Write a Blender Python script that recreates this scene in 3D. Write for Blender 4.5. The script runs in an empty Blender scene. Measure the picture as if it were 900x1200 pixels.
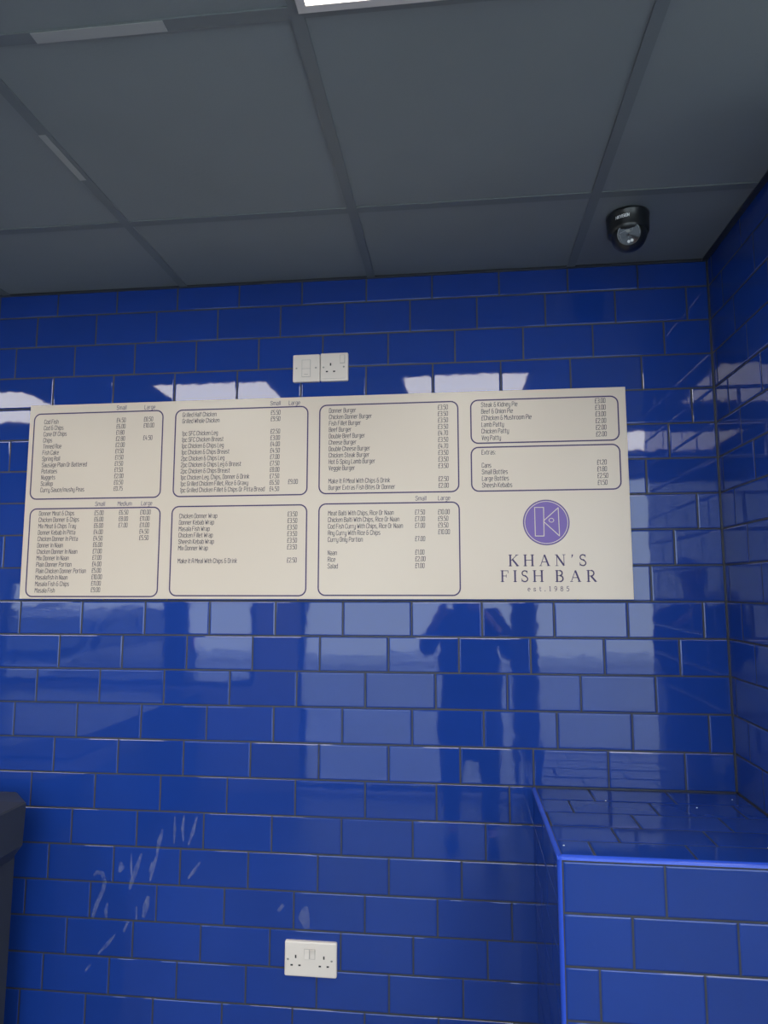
import bpy, math, random
from mathutils import Vector, Matrix
random.seed(7)
sc = bpy.context.scene
COL = sc.collection
ZO = 2.53          # tile datum (underside of the ceiling line) above the floor

# ------------------------------------------------------------------ camera
cam_d = bpy.data.cameras.new('camera'); cam = bpy.data.objects.new('camera', cam_d); COL.objects.link(cam)
cam_d.sensor_fit = 'VERTICAL'; cam_d.sensor_height = 36; cam_d.sensor_width = 27
cam_d.lens = 792.0 / 1200 * 36; cam_d.clip_start = 0.005
_p, _y, _r = .1129, .11, .0006
Rm = Matrix.Rotation(_y, 3, 'Z') @ Matrix.Rotation(_p, 3, 'X') @ Matrix.Rotation(_r, 3, 'Y')
CAM = Vector((1.289, -1.985, -.983 + ZO))
rt, fw, up = Rm.col[0], Rm.col[1], Rm.col[2]
m = Matrix((rt, up, -fw)).transposed().to_4x4(); m.translation = CAM
cam.matrix_world = m
sc.camera = cam

# ------------------------------------------------------------------ world, daylight, exposure
w = bpy.data.worlds.new('world'); sc.world = w; w.use_nodes = True
nt = w.node_tree; bg = nt.nodes['Background']
tc = nt.nodes.new('ShaderNodeTexCoord'); sp = nt.nodes.new('ShaderNodeSeparateXYZ'); cr = nt.nodes.new('ShaderNodeValToRGB')
nt.links.new(tc.outputs['Generated'], sp.inputs[0]); nt.links.new(sp.outputs['Z'], cr.inputs[0]); nt.links.new(cr.outputs[0], bg.inputs[0])
cr.color_ramp.elements[0].color = (.80, .88, .93, 1); cr.color_ramp.elements[1].color = (.62, .76, 1.0, 1)
SKY = 5.0
bg.inputs[1].default_value = SKY
sc.view_settings.view_transform = 'Standard'; sc.view_settings.look = 'None'
sc.view_settings.gamma = 1; sc.view_settings.use_curve_mapping = False
sc.view_settings.exposure = 0.0
LED = 10.0

# daylight portals in the shopfront openings (guide the sky sampling only)
def portal(x0, x1, z0, z1, y):
    l = bpy.data.lights.new('window_portal', 'AREA'); l.shape = 'RECTANGLE'; l.size = x1 - x0; l.size_y = z1 - z0
    l.cycles.is_portal = True
    o = bpy.data.objects.new('window_portal', l); COL.objects.link(o)
    o.location = ((x0 + x1) / 2, y, (z0 + z1) / 2); o.rotation_euler = (math.pi / 2, 0, 0)

# ------------------------------------------------------------------ materials
def mat(name, col, rough=.5, metal=0, spec=.5, emit=None, es=0, bump=None, vary=0, vscale=20, ior=1.5, coat=0):
    m = bpy.data.materials.new(name); m.use_nodes = True; n = m.node_tree; b = n.nodes['Principled BSDF']
    b.inputs['Base Color'].default_value = (*col, 1); b.inputs['Roughness'].default_value = rough
    b.inputs['Metallic'].default_value = metal; b.inputs['Specular IOR Level'].default_value = spec
    b.inputs['IOR'].default_value = ior; b.inputs['Coat Weight'].default_value = coat
    if emit: b.inputs['Emission Color'].default_value = (*emit, 1); b.inputs['Emission Strength'].default_value = es
    g = n.nodes.new('ShaderNodeNewGeometry')
    if vary:
        t = n.nodes.new('ShaderNodeTexNoise'); t.inputs['Scale'].default_value = vscale; t.inputs['Detail'].default_value = 4
        n.links.new(g.outputs['Position'], t.inputs['Vector'])
        mp = n.nodes.new('ShaderNodeMapRange'); mp.inputs['To Min'].default_value = 1 - vary; mp.inputs['To Max'].default_value = 1 + vary
        n.links.new(t.outputs['Fac'], mp.inputs['Value'])
        mx = n.nodes.new('ShaderNodeVectorMath'); mx.operation = 'SCALE'; mx.inputs[0].default_value = col
        n.links.new(mp.outputs[0], mx.inputs['Scale']); n.links.new(mx.outputs[0], b.inputs['Base Color'])
    if bump:
        sc_, st, ds = bump
        t = n.nodes.new('ShaderNodeTexNoise'); t.inputs['Scale'].default_value = sc_; t.inputs['Detail'].default_value = 2
        n.links.new(g.outputs['Position'], t.inputs['Vector'])
        bp = n.nodes.new('ShaderNodeBump'); bp.inputs['Strength'].default_value = st; bp.inputs['Distance'].default_value = ds
        n.links.new(t.outputs['Fac'], bp.inputs['Height']); n.links.new(bp.outputs[0], b.inputs['Normal'])
    return m

M = {}
def tile_material():
    # glazed cobalt tile: slight shade change from tile to tile, soft ripple in the glaze
    m = bpy.data.materials.new('cobalt_glazed_tile'); m.use_nodes = True; n = m.node_tree; b = n.nodes['Principled BSDF']
    b.inputs['Roughness'].default_value = .035; b.inputs['IOR'].default_value = 1.52
    oi = n.nodes.new('ShaderNodeObjectInfo'); g = n.nodes.new('ShaderNodeNewGeometry')
    t = n.nodes.new('ShaderNodeTexNoise'); t.inputs['Scale'].default_value = 9; t.inputs['Detail'].default_value = 3
    n.links.new(g.outputs['Position'], t.inputs['Vector'])
    a = n.nodes.new('ShaderNodeMath'); a.operation = 'MULTIPLY_ADD'; a.inputs[1].default_value = .12; a.inputs[2].default_value = .88
    n.links.new(oi.outputs['Random'], a.inputs[0])
    c = n.nodes.new('ShaderNodeMath'); c.operation = 'MULTIPLY_ADD'; c.inputs[1].default_value = .12
    n.links.new(t.outputs['Fac'], c.inputs[0]); n.links.new(a.outputs[0], c.inputs[2])
    mx = n.nodes.new('ShaderNodeVectorMath'); mx.operation = 'SCALE'; mx.inputs[0].default_value = (.0105, .042, .258)
    n.links.new(c.outputs[0], mx.inputs['Scale']); n.links.new(mx.outputs[0], b.inputs['Base Color'])
    t2 = n.nodes.new('ShaderNodeTexNoise'); t2.inputs['Scale'].default_value = 26; t2.inputs['Detail'].default_value = 1
    n.links.new(g.outputs['Position'], t2.inputs['Vector'])
    bp = n.nodes.new('ShaderNodeBump'); bp.inputs['Strength'].default_value = .2; bp.inputs['Distance'].default_value = .0006
    n.links.new(t2.outputs['Fac'], bp.inputs['Height']); n.links.new(bp.outputs[0], b.inputs['Normal'])
    return m
M['tile'] = tile_material()
M['grout'] = mat('grey_grout', (.036, .038, .050), .55, vary=.25, vscale=30)
M['seal'] = mat('dark_sealant', (.035, .038, .050), .4)
M['trim'] = mat('blue_plastic_trim', (.028, .085, .60), .22)
M['ceil'] = mat('charcoal_ceiling_panel', (.222, .240, .244), .62, bump=(160, .25, .001), vary=.10, vscale=3)
M['bar'] = mat('charcoal_grid_bar', (.158, .172, .178), .45)
M['barpale'] = mat('worn_grid_bar', (.36, .36, .345), .4)
M['board'] = mat('white_menu_panel', (.655, .560, .480), .32)
M['ink'] = mat('purple_print', (.045, .025, .115), .5)
M['ink2'] = mat('dark_print', (.022, .014, .055), .5)
M['violet'] = mat('violet_print', (.15, .085, .36), .4)
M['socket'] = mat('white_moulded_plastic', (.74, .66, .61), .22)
M['hole'] = mat('dark_slot', (.012, .012, .015), .6)
M['screw'] = mat('screw_metal', (.45, .43, .40), .3, metal=1)
M['cam'] = mat('black_camera_housing', (.014, .016, .018), .28)
M['camg'] = mat('black_camera_glass', (.010, .012, .020), .06)
M['white'] = mat('white_print', (.8, .8, .8), .5)
M['grey'] = mat('grey_ring', (.16, .17, .19), .35)
M['ledframe'] = mat('white_light_frame', (.60, .55, .52), .4)
M['led'] = mat('light_diffuser', (.8, .8, .8), .4, emit=(1.0, .96, .87), es=LED)
M['bin'] = mat('dark_grey_bin_plastic', (.032, .034, .040), .42, bump=(220, .12, .001))
M['plaster'] = mat('white_plaster', (.55, .55, .54), .8, vary=.05)
M['floor'] = mat('grey_floor_tile', (.10, .10, .10), .4, vary=.15, vscale=6)
M['frame'] = mat('grey_shopfront_frame', (.05, .053, .06), .35)
M['pave'] = mat('concrete_pavement', (.62, .61, .59), .85, vary=.12, vscale=4)
M['road'] = mat('pale_paving', (.48, .48, .48), .9, vary=.15, vscale=8)
M['fac'] = mat('brick_terrace', (.22, .12, .09), .85, vary=.2, vscale=3)
M['facw'] = mat('terrace_window', (.05, .06, .07), .1)
M['skin'] = mat('skin', (.55, .33, .25), .5)
M['hair'] = mat('dark_hair', (.02, .015, .012), .6)
M['jacket'] = mat('dark_jacket', (.018, .02, .028), .7)
M['jeans'] = mat('dark_trousers', (.02, .024, .035), .8)
M['shoe'] = mat('black_shoe', (.015, .015, .015), .4)
M['phone'] = mat('black_phone', (.012, .012, .014), .15)
M['carp'] = mat('silver_grey_paint', (.10, .11, .14), .25, metal=.4, coat=.6)
M['rubber'] = mat('tyre_rubber', (.02, .02, .02), .7)
def glass_material():
    m = bpy.data.materials.new('window_glass'); m.use_nodes = True; n = m.node_tree
    for x in list(n.nodes):
        if x.type != 'OUTPUT_MATERIAL': n.nodes.remove(x)
    out = n.nodes['Material Output']
    tr = n.nodes.new('ShaderNodeBsdfTransparent'); tr.inputs[0].default_value = (.93, .96, .95, 1)
    gl = n.nodes.new('ShaderNodeBsdfGlossy'); gl.inputs['Roughness'].default_value = .01
    fr = n.nodes.new('ShaderNodeFresnel'); fr.inputs[0].default_value = 1.45
    mx = n.nodes.new('ShaderNodeMixShader')
    n.links.new(fr.outputs[0], mx.inputs[0]); n.links.new(tr.outputs[0], mx.inputs[1]); n.links.new(gl.outputs[0], mx.inputs[2])
    n.links.new(mx.outputs[0], out.inputs[0])
    return m
M['glass'] = glass_material()

# ------------------------------------------------------------------ mesh helpers
class MB:
    def __init__(s): s.v = []; s.f = []; s.sm = []
    def add(s, vs, fs, smooth=False):
        k = len(s.v); s.v += [tuple(v) for v in vs]; s.f += [tuple(i + k for i in f) for f in fs]; s.sm += [smooth] * len(fs)
    def box(s, x0, x1, y0, y1, z0, z1):
        s.add([(x0,y0,z0),(x1,y0,z0),(x1,y1,z0),(x0,y1,z0),(x0,y0,z1),(x1,y0,z1),(x1,y1,z1),(x0,y1,z1)],
              [(0,3,2,1),(4,5,6,7),(0,1,5,4),(1,2,6,5),(2,3,7,6),(3,0,4,7)])
    def loft(s, loops, cap0=True, cap1=True, smooth=False):
        n = len(loops[0]); vs = [v for l in loops for v in l]; fs = []
        for a in range(len(loops) - 1):
            for i in range(n):
                j = (i + 1) % n; fs.append((a*n+i, a*n+j, (a+1)*n+j, (a+1)*n+i))
        s.add(vs, fs, smooth)
        k = len(s.v) - len(vs)
        if cap0: s.f.append(tuple(k + i for i in reversed(range(n)))); s.sm.append(False)
        if cap1: s.f.append(tuple(k + (len(loops)-1)*n + i for i in range(n))); s.sm.append(False)
    def build(s, name, material, parent=None, loc=None, smooth_all=False, tag=None):
        me = bpy.data.meshes.new(name); me.from_pydata(s.v, [], s.f); me.materials.append(material)
        me.polygons.foreach_set('use_smooth', [bool(x or smooth_all) for x in s.sm]); me.update()
        return link(name, me, parent, loc)
def link(name, me, parent=None, loc=None):
    o = bpy.data.objects.new(name, me); COL.objects.link(o)
    if parent: o.parent = parent
    if loc is not None: o.location = loc
    return o
def setp(o, label=None, cat=None, group=None, kind=None):
    if label: o['label'] = label
    if cat: o['category'] = cat
    if group: o['group'] = group
    if kind: o['kind'] = kind
    return o
def empty(name, loc, label=None, cat=None, group=None):
    o = bpy.data.objects.new(name, None); COL.objects.link(o); o.location = loc; o.empty_display_size = .05
    return setp(o, label, cat, group)
def copy_tree(o, parent=None):
    c = o.copy(); COL.objects.link(c); c.parent = parent
    for ch in o.children: copy_tree(ch, c)
    return c
def rrect(w, h, r, n=4):
    pts = []
    for cx, cy, a0 in ((w/2-r, h/2-r, 0), (-w/2+r, h/2-r, 90), (-w/2+r, -h/2+r, 180), (w/2-r, -h/2+r, 270)):
        for i in range(n + 1):
            a = math.radians(a0 + 90 * i / n); pts.append((cx + r*math.cos(a), cy + r*math.sin(a)))
    return pts

# ------------------------------------------------------------------ tiles
TW, TH, PW, PH = .200, .099, .203, .102
_tm = {}
def tile_mesh(w, h):
    """tile lying in local XY, face at z=0, body going down"""
    key = (round(w, 3), round(h, 3))
    if key in _tm: return _tm[key]
    mb = MB(); loops = []
    for ins, z in ((0, -.0065), (0, -.0022), (.0006, -.0012), (.0013, -.00070), (.0028, -.00012), (.0042, 0)):
        ins = min(ins, w*.3, h*.3)
        a, b = w/2 - ins, h/2 - ins
        loops.append([(-a,-b,z),(a,-b,z),(a,b,z),(-a,b,z)])
    mb.loft(loops, cap0=False)
    me = bpy.data.meshes.new('tile'); me.from_pydata(mb.v, [], mb.f); me.materials.append(M['tile'])
    me.polygons.foreach_set('use_smooth', [bool(x) for x in mb.sm]); me.update()
    _tm[key] = me
    return me
RW = Matrix.Rotation(math.pi/2, 4, 'X')                                   # faces -y (back wall, ledge front)
RX = Matrix.Rotation(math.pi/2, 4, 'Z') @ RW                              # faces +x
RXN = Matrix.Rotation(-math.pi/2, 4, 'Z') @ RW                            # faces -x (right wall, ledge side)
RT = Matrix.Identity(4)                                                   # faces up
class Surf:
    """collects tiles; keeps the ones near the view as objects, joins the rest"""
    def __init__(s, parent, base, rot, tilt=.0016):
        s.p = parent; s.b = base; s.r = rot; s.rest = MB(); s.n = 0; s.tilt = tilt
    def tile(s, c, w, h, keep):
        if w < .012 or h < .010: return
        t = Matrix.Rotation(random.gauss(0, s.tilt) , 4, 'X') @ Matrix.Rotation(random.gauss(0, s.tilt), 4, 'Y')
        mtx = Matrix.Translation(c) @ s.r @ t
        me = tile_mesh(w, h)
        if keep:
            o = link('tile', me, s.p); o.matrix_local = Matrix.Translation(-s.b) @ mtx; s.n += 1
        else:
            s.rest.add([mtx @ v.co - s.b for v in me.vertices], [tuple(p.vertices) for p in me.polygons]); s.rest.sm[-len(me.polygons):] = [p.use_smooth for p in me.polygons]
    def done(s):
        if s.rest.v:
            o = s.rest.build('tile_field', M['tile'], s.p); o['kind'] = 'stuff'
        print('tiles', s.p.name, s.n)

XR = 2.026; CZ = -.024     # right wall face; ceiling (datum coordinates)
LEDGE_X, LEDGE_Y, LEDGE_Z = 1.484, -.490, -1.531
FLOOR = -ZO

def span(row):  # z extent of a course
    top, bot = -(row-1)*PH, -row*PH
    zt, zb = top - .0015, bot + .0015
    if row == 1: zt = CZ
    if row == 25: zb = FLOOR + .001
    return zb + ZO, zt + ZO

# back wall
wb = MB(); wb.box(-2.6, XR + .14, .0011, .14, 0, ZO + .3)
wall_back = wb.build('wall_back', M['grout']); wall_back['kind'] = 'structure'
S = Surf(wall_back, Vector((0, 0, 0)), RW)
for row in range(1, 26):
    zb, zt = span(row); off = -((row-1) % 3) / 3 * PW
    for k in range(-13, 12):
        x0 = off + k*PW + .0015; x1 = x0 + TW
        x0 = max(x0, -2.6); x1 = min(x1, XR - .001)
        if x1 - x0 < .012: continue
        if x0 > LEDGE_X and row >= 16 : continue                   # solid ledge stands here
        hid = (x0 > -.06 and x1 < 1.76 and row in (5,6,7,8,9) )     # wholly behind the menu board
        keep = x1 > -.20 and row <= 22 and not hid
        S.tile(Vector(((x0+x1)/2, 0, (zb+zt)/2)), x1-x0, zt-zb, keep)
S.done()

# right wall: a short pier beside the ledge
wr = MB(); wr.box(XR + .0011, XR + .14, -.74, .0011, 0, ZO + .3)
wall_right = wr.build('wall_right', M['grout']); wall_right['kind'] = 'structure'
S = Surf(wall_right, Vector((0, 0, 0)), RXN)
for row in range(1, 26):
    zb, zt = span(row); off = -.095 - .0677*((row-2) % 3)
    for k in range(-2, 5):
        y1 = off - k*PW + PW - .0015; y0 = y1 - TW
        y1 = min(y1, -.001 if row < 16 else LEDGE_Y - .004); y0 = max(y0, -.74)
        if y1 - y0 < .012: continue
        S.tile(Vector((XR, (y0+y1)/2, (zb+zt)/2)), y1-y0, zt-zb, row < 16)
S.done()

STREAKS = [([(0.2124, -1.8192), (0.2224, -1.8093), (0.2384, -1.8109), (0.2474, -1.8343), (0.2433, -1.8581), (0.2291, -1.8894), (0.2176, -1.9229), (0.2157, -1.937)], 0.008), ([(0.3564, -1.7514), (0.3449, -1.7875), (0.331, -1.8282), (0.3242, -1.8521)], 0.0088), ([(0.3251, -1.7527), (0.3269, -1.7953), (0.3308, -1.8235)], 0.005), ([(0.4059, -1.7494), (0.3943, -1.7854), (0.3855, -1.8258)], 0.008), ([(0.4189, -1.6824), (0.4097, -1.7137), (0.4033, -1.7496)], 0.0088), ([(0.454, -1.6453), (0.4552, -1.6811), (0.454, -1.7191)], 0.006), ([(0.4823, -1.6396), (0.4784, -1.6755), (0.4822, -1.7133)], 0.006), ([(0.5212, -1.643), (0.5097, -1.6862), (0.498, -1.7222)], 0.0075), ([(0.2581, -1.8927), (0.254, -1.9164), (0.2575, -1.935)], 0.0075), ([(0.2921, -1.7778), (0.298, -1.7918), (0.2908, -1.8063)], 0.0125), ([(0.2856, -1.9778), (0.2635, -2.0045), (0.2362, -2.0338)], 0.0075), ([(0.382, -1.8682), (0.3754, -1.8965), (0.3689, -1.9271)], 0.0125), ([(0.347, -1.8979), (0.3486, -1.9351)], 0.0075), ([(0.3229, -1.941), (0.3112, -1.9695)], 0.01), ([(0.2142, -2.0628), (0.1996, -2.0821)], 0.01), ([(0.3886, -1.7738), (0.3844, -1.7976), (0.3903, -1.8162)], 0.005), ([(0.5354, -1.7677), (0.5133, -1.7968), (0.4986, -1.8161)], 0.0075), ([(0.8461, -1.874), (0.8415, -1.9037), (0.8517, -1.9326)], 0.0225), ([(0.782, -1.8725), (0.7674, -1.8915)], 0.015)]
# pale see-through streaks laid just proud of the lower left tiles
def streak_material():
    m = bpy.data.materials.new('translucent_streak'); m.use_nodes = True; n = m.node_tree
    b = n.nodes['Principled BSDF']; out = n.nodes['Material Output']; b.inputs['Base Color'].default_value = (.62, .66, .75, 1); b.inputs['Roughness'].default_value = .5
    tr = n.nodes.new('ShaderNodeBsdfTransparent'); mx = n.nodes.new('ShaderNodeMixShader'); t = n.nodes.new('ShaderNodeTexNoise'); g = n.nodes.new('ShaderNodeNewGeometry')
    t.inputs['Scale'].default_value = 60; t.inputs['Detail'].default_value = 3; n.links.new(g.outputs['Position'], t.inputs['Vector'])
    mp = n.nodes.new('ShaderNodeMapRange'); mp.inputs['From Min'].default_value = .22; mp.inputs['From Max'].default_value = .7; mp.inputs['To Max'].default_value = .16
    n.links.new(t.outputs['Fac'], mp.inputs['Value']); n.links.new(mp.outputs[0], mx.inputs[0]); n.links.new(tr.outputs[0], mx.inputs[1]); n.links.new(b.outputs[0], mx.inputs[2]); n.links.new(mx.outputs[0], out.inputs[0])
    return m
M['pale_streak'] = streak_material()
for pl, w_ in STREAKS:
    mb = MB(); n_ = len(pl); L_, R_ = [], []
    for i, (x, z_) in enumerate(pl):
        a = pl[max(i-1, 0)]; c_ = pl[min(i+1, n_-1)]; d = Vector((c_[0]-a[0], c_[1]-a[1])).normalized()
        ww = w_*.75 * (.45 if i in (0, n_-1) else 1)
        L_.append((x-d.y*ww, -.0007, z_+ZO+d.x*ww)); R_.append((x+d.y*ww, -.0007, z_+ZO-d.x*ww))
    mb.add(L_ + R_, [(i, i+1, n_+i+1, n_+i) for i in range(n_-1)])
    mb.build('pale_streak', M['pale_streak'], wall_back)

# dark sealant lines in the corners
def seal(name, x0, x1, y0, y1, z0, z1):
    b = MB(); b.box(x0, x1, y0, y1, z0, z1); o = b.build(name, M['seal']); o['kind'] = 'structure'
seal('trim_1', XR - .0045, XR + .001, -.0045, .001, LEDGE_Z + ZO, CZ + ZO)
seal('trim_2', -2.6, XR, -.0045, .001, CZ + ZO - .004, CZ + ZO)
seal('trim_3', LEDGE_X, XR, -.0045, .001, LEDGE_Z + ZO, LEDGE_Z + ZO + .004)

# ------------------------------------------------------------------ tiled ledge
lx1 = XR - .0005
ledge = empty('tiled_ledge', ((LEDGE_X + lx1)/2, LEDGE_Y/2, 0), 'boxed-in ledge covered in blue tiles with bright blue edge trim, in the right corner', 'ledge')
base = Vector(ledge.location)
b = MB(); b.box(LEDGE_X+.0025 - base.x, lx1 - base.x, LEDGE_Y+.0012 - base.y, -.0015 - base.y, 0, LEDGE_Z + ZO - .0012)
b.build('core', M['grout'], ledge)
SF = Surf(ledge, base, RW)
z = LEDGE_Z - .0105
for i in range(10):
    zt = z - i*PH; zb = max(zt - TH, FLOOR + .002)
    j = 1.696 - (i % 3) * .0677
    for k in range(-1, 5):
        x0 = j + (k-1)*PW + .0015; x1 = x0 + TW
        x0 = max(x0, LEDGE_X + .0095); x1 = min(x1, lx1 - .001)
        if x1 - x0 < .012: continue
        SF.tile(Vector(((x0+x1)/2, LEDGE_Y, (zb+zt)/2 + ZO)), x1-x0, zt-zb, True)
ST = Surf(ledge, base, RT)
ys = [(-.004, -.1075, 1.634), (-.1105, -.2065, 1.564), (-.2095, -.3035, 1.699), (-.3065, -.3965, 1.630), (-.3995, LEDGE_Y + .009, 1.562)]
for y1, y0, j in ys:
    for k in range(-1, 4):
        x0 = j + (k-1)*PW + .0015; x1 = x0 + TW
        x0 = max(x0, LEDGE_X + .0095); x1 = min(x1, lx1 - .001)
        ST.tile(Vector(((x0+x1)/2, (y0+y1)/2, LEDGE_Z + ZO)), x1-x0, y1-y0, True)
SS = Surf(ledge, base, RXN)
for row in range(16, 26):
    zb, zt = span(row)
    if row == 16: zt -= .010
    off = -.02 - .0677*((row-1) % 3)
    for k in range(-1, 4):
        y1 = off - k*PW - .0015; y0 = y1 - TW
        y1 = min(y1, -.002); y0 = max(y0, LEDGE_Y + .0095)
        SS.tile(Vector((LEDGE_X, (y0+y1)/2, (zb+zt)/2)), y1-y0, zt-zb, True)
def edge_trim(p0, p1, a0, du, dv):
    """quarter-round plastic trim between p0 and p1; du, dv point out of the two faces it joins"""
    r = .0085; t = MB(); loops = []
    for p in (p0, p1):
        l = []
        for i in range(7):
            a = math.pi/2 * i/6
            l.append(Vector(p) + du*(r*math.cos(a) - r) + dv*(r*math.sin(a) - r) - base)
        l.append(Vector(p) - du*r - dv*r - base)
        loops.append(l)
    t.loft(loops)
    return t.build('edge_trim', M['trim'], ledge)
X, Y, Z = Vector((1,0,0)), Vector((0,1,0)), Vector((0,0,1))
e = .0012
zt = LEDGE_Z + ZO + e
edge_trim((LEDGE_X-e, LEDGE_Y-e, zt), (lx1, LEDGE_Y-e, zt), 0, -Y, Z)
edge_trim((LEDGE_X-e, LEDGE_Y-e, zt), (LEDGE_X-e, -.002, zt), 0, Z, -X)
edge_trim((LEDGE_X-e, LEDGE_Y-e, .002), (LEDGE_X-e, LEDGE_Y-e, zt), 0, -X, -Y)
fl = MB()
for x_, y_ in ((1.876, -.137), (1.99, -.06), (1.66, -.105), (1.505, -.43), (1.935, -.398)):
    fl.loft([[(x_-base.x+r*math.cos(a*1.05), y_-base.y+r*math.sin(a*1.05), LEDGE_Z+ZO+h) for a in range(6)] for r, h in ((.0022, 0), (.0014, .0011))])
fl.build('grout_crumbs', M['white'], ledge)['kind'] = 'stuff'

# ------------------------------------------------------------------ ceiling
cb = MB(); cb.box(-2.6, 3.4, -3.4, .14, CZ + ZO + .03, CZ + ZO + .33)
ceiling = cb.build('ceiling', M['bar']); ceiling['kind'] = 'structure'
GX = [.4250 + .605*k for k in range(-5, 6)]; GX[0] = -2.6
GY = [0, -.375, -.975, -1.575, -2.175, -2.775, -3.3]
LIGHTS = {(k, j) for k in (2, 4, 6, 8) for j in (2, 4)}
cz = CZ + ZO
print('GX', [round(x, 3) for x in GX])
_pm = {}
def ceil_panel(x0, x1, y0, y1):
    w_, h_ = x1-x0, y1-y0; key = (round(w_, 3), round(h_, 3))
    if key not in _pm:
        p = MB(); loops = []
        for ins, zz in ((0, .012), (0, .001), (.001, 0)):
            a, b_ = w_/2-ins, h_/2-ins; loops.append([(-a,b_,zz),(a,b_,zz),(a,-b_,zz),(-a,-b_,zz)])
        p.loft(loops)
        me = bpy.data.meshes.new('ceiling_panel'); me.from_pydata(p.v, [], p.f); me.materials.append(M['ceil']); me.update(); _pm[key] = me
    o = link('ceiling_panel', _pm[key], ceiling, ((x0+x1)/2, (y0+y1)/2, cz + .0035)); o.rotation_euler = (random.gauss(0, .0008), random.gauss(0, .0008), 0)
xs_ = GX + [3.4]
bw = .012
for i in range(len(xs_)-1):
    for j in range(len(GY)-1):
        if (i, j) in LIGHTS: continue
        x0, x1 = xs_[i] + .004, xs_[i+1] - .004
        if x1 - x0 < .05: continue
        if j == 0 and x0 > 1.5 and x1 > XR: x1 = min(x1, XR) if x0 < XR else x1
        ceil_panel(x0, x1, GY[j+1] + .004, GY[j] - .004)
for x in xs_[1:-1]:
    g = MB(); g.box(x-bw, x+bw, -3.3, -.0, cz, cz + .0035); g.box(x-.0015, x+.0015, -3.3, 0, cz+.0035, cz+.03); g.build('grid_bar', M['bar'], ceiling)
for y in GY[1:-1]:
    for i in range(len(xs_)-1):
        a, c_ = xs_[i] + bw, xs_[i+1] - bw
        if c_ - a < .05: continue
        g = MB(); g.box(a, c_, y-bw, y+bw, cz+.0004, cz+.0035); g.build('cross_bar', M['bar'], ceiling)
# bare length of bar where the paint has come off, and the pale cross bar beside it
g = MB(); g.box(.425-.0135, .425+.002, -.735, -.575, cz-.0012, cz+.0005); g.build('worn_strip', M['barpale'], ceiling)['label'] = 'paler scuffed length of ceiling grid bar'
g = MB(); g.box(.56, .80, -.975-.011, -.975+.011, cz-.0010, cz+.0005); g.build('worn_strip', M['barpale'], ceiling)['label'] = 'paler scuffed cross bar of the ceiling grid'
seal('trim_4', XR - .016, XR + .001, -.74, 0, cz - .0015, cz + .001)

def ceiling_light(x0, y1, label):
    w_ = .597; c = empty('ceiling_light', (x0 + .3025, y1 - .30, cz - .002), label, 'ceiling light', 'square light panels in the ceiling grid')
    f = MB(); o_, i_ = w_/2, w_/2 - .016
    sq = lambda a, zz: [(-a,a,zz),(a,a,zz),(a,-a,zz),(-a,-a,zz)]
    f.loft([sq(o_, .012), sq(o_, -.001), sq(o_-.002, -.003), sq(i_, -.003), sq(i_, .004)], cap0=False, cap1=False)
    f.build('frame', M['ledframe'], c)
    d = MB(); d.add(sq(i_, .002) , [(0,1,2,3)]); d.add(sq(i_, .0035), [(3,2,1,0)]); d.build('diffuser', M['led'], c)
    return c
names = {(6, 2): 'square light panel with pale frame at the top edge of the picture',
         (4, 2): 'ceiling light panel reflected in tiles above the left half of the menu board',
         (2, 2): 'ceiling light panel reflected in tiles at the far left of the menu board',
         (8, 2): 'ceiling light panel beyond the right pier, nearer the tiled wall',
         (2, 4): 'ceiling light panel furthest left, nearer the shop window',
         (4, 4): 'ceiling light panel left of the photographer, near the shop window',
         (6, 4): 'ceiling light panel overhead behind the photographer',
         (8, 4): 'ceiling light panel right of the photographer, near the shop window'}
for (i, j), lab in names.items():
    ceiling_light(GX[i], GY[j], lab)

# ------------------------------------------------------------------ lettering: own stroke fonts
F = {}   # squared condensed hand; 4 wide, 10 high, x-height 7
def G(ch, wid, s): F[ch] = (wid, [[tuple(float(c) for c in q.split(',')) for q in st.split()] for st in s.split('|')])
G('A',4,'0,0 0,9 1,10 3,10 4,9 4,0|0,4.5 4,4.5'); G('B',4,'0,0 0,10 3,10 4,9 4,6.5 3,5.5 0,5.5|3,5.5 4,4.5 4,1 3,0 0,0')
G('C',4,'4,8 4,9 3,10 1,10 0,9 0,1 1,0 3,0 4,1 4,2.5'); G('D',4,'0,0 0,10 3,10 4,9 4,1 3,0 0,0')
G('E',4,'4,10 0,10 0,0 4,0|0,5.2 3.2,5.2'); G('F',4,'4,10 0,10 0,0|0,5.2 3.2,5.2')
G('G',4,'4,8 4,9 3,10 1,10 0,9 0,1 1,0 3,0 4,1 4,4.6 2.2,4.6'); G('H',4,'0,0 0,10|4,0 4,10|0,5.2 4,5.2')
G('I',.4,'.2,0 .2,10'); G('K',4,'0,0 0,10|4,10 .3,5 4,0'); G('L',3.4,'0,10 0,0 3.4,0'); G('M',5,'0,0 0,10 2.5,5 5,10 5,0')
G('N',4,'0,0 0,10 4,0 4,10'); G('O',4,'0,1 0,9 1,10 3,10 4,9 4,1 3,0 1,0 0,1'); G('P',4,'0,0 0,10 3,10 4,9 4,5.6 3,4.6 0,4.6')
G('R',4,'0,0 0,10 3,10 4,9 4,6 3,5 0,5|2.4,5 4,0'); G('S',4,'4,8 4,9 3,10 1,10 0,9 0,6.4 1,5.4 3,5.2 4,4.2 4,1 3,0 1,0 0,1 0,2.2')
G('T',4,'0,10 4,10|2,10 2,0'); G('V',4,'0,10 2,0 4,10'); G('W',5.4,'0,10 1.2,0 2.7,7 4.2,0 5.4,10'); G('Y',4,'0,10 2,5 4,10|2,5 2,0')
G('a',3.6,'.3,7 2.8,7 3.6,6.2 3.6,0 .8,0 0,.8 0,3.2 .8,4 3.6,4'); G('b',3.6,'0,10 0,0 2.8,0 3.6,.8 3.6,6.2 2.8,7 0,7')
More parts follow.
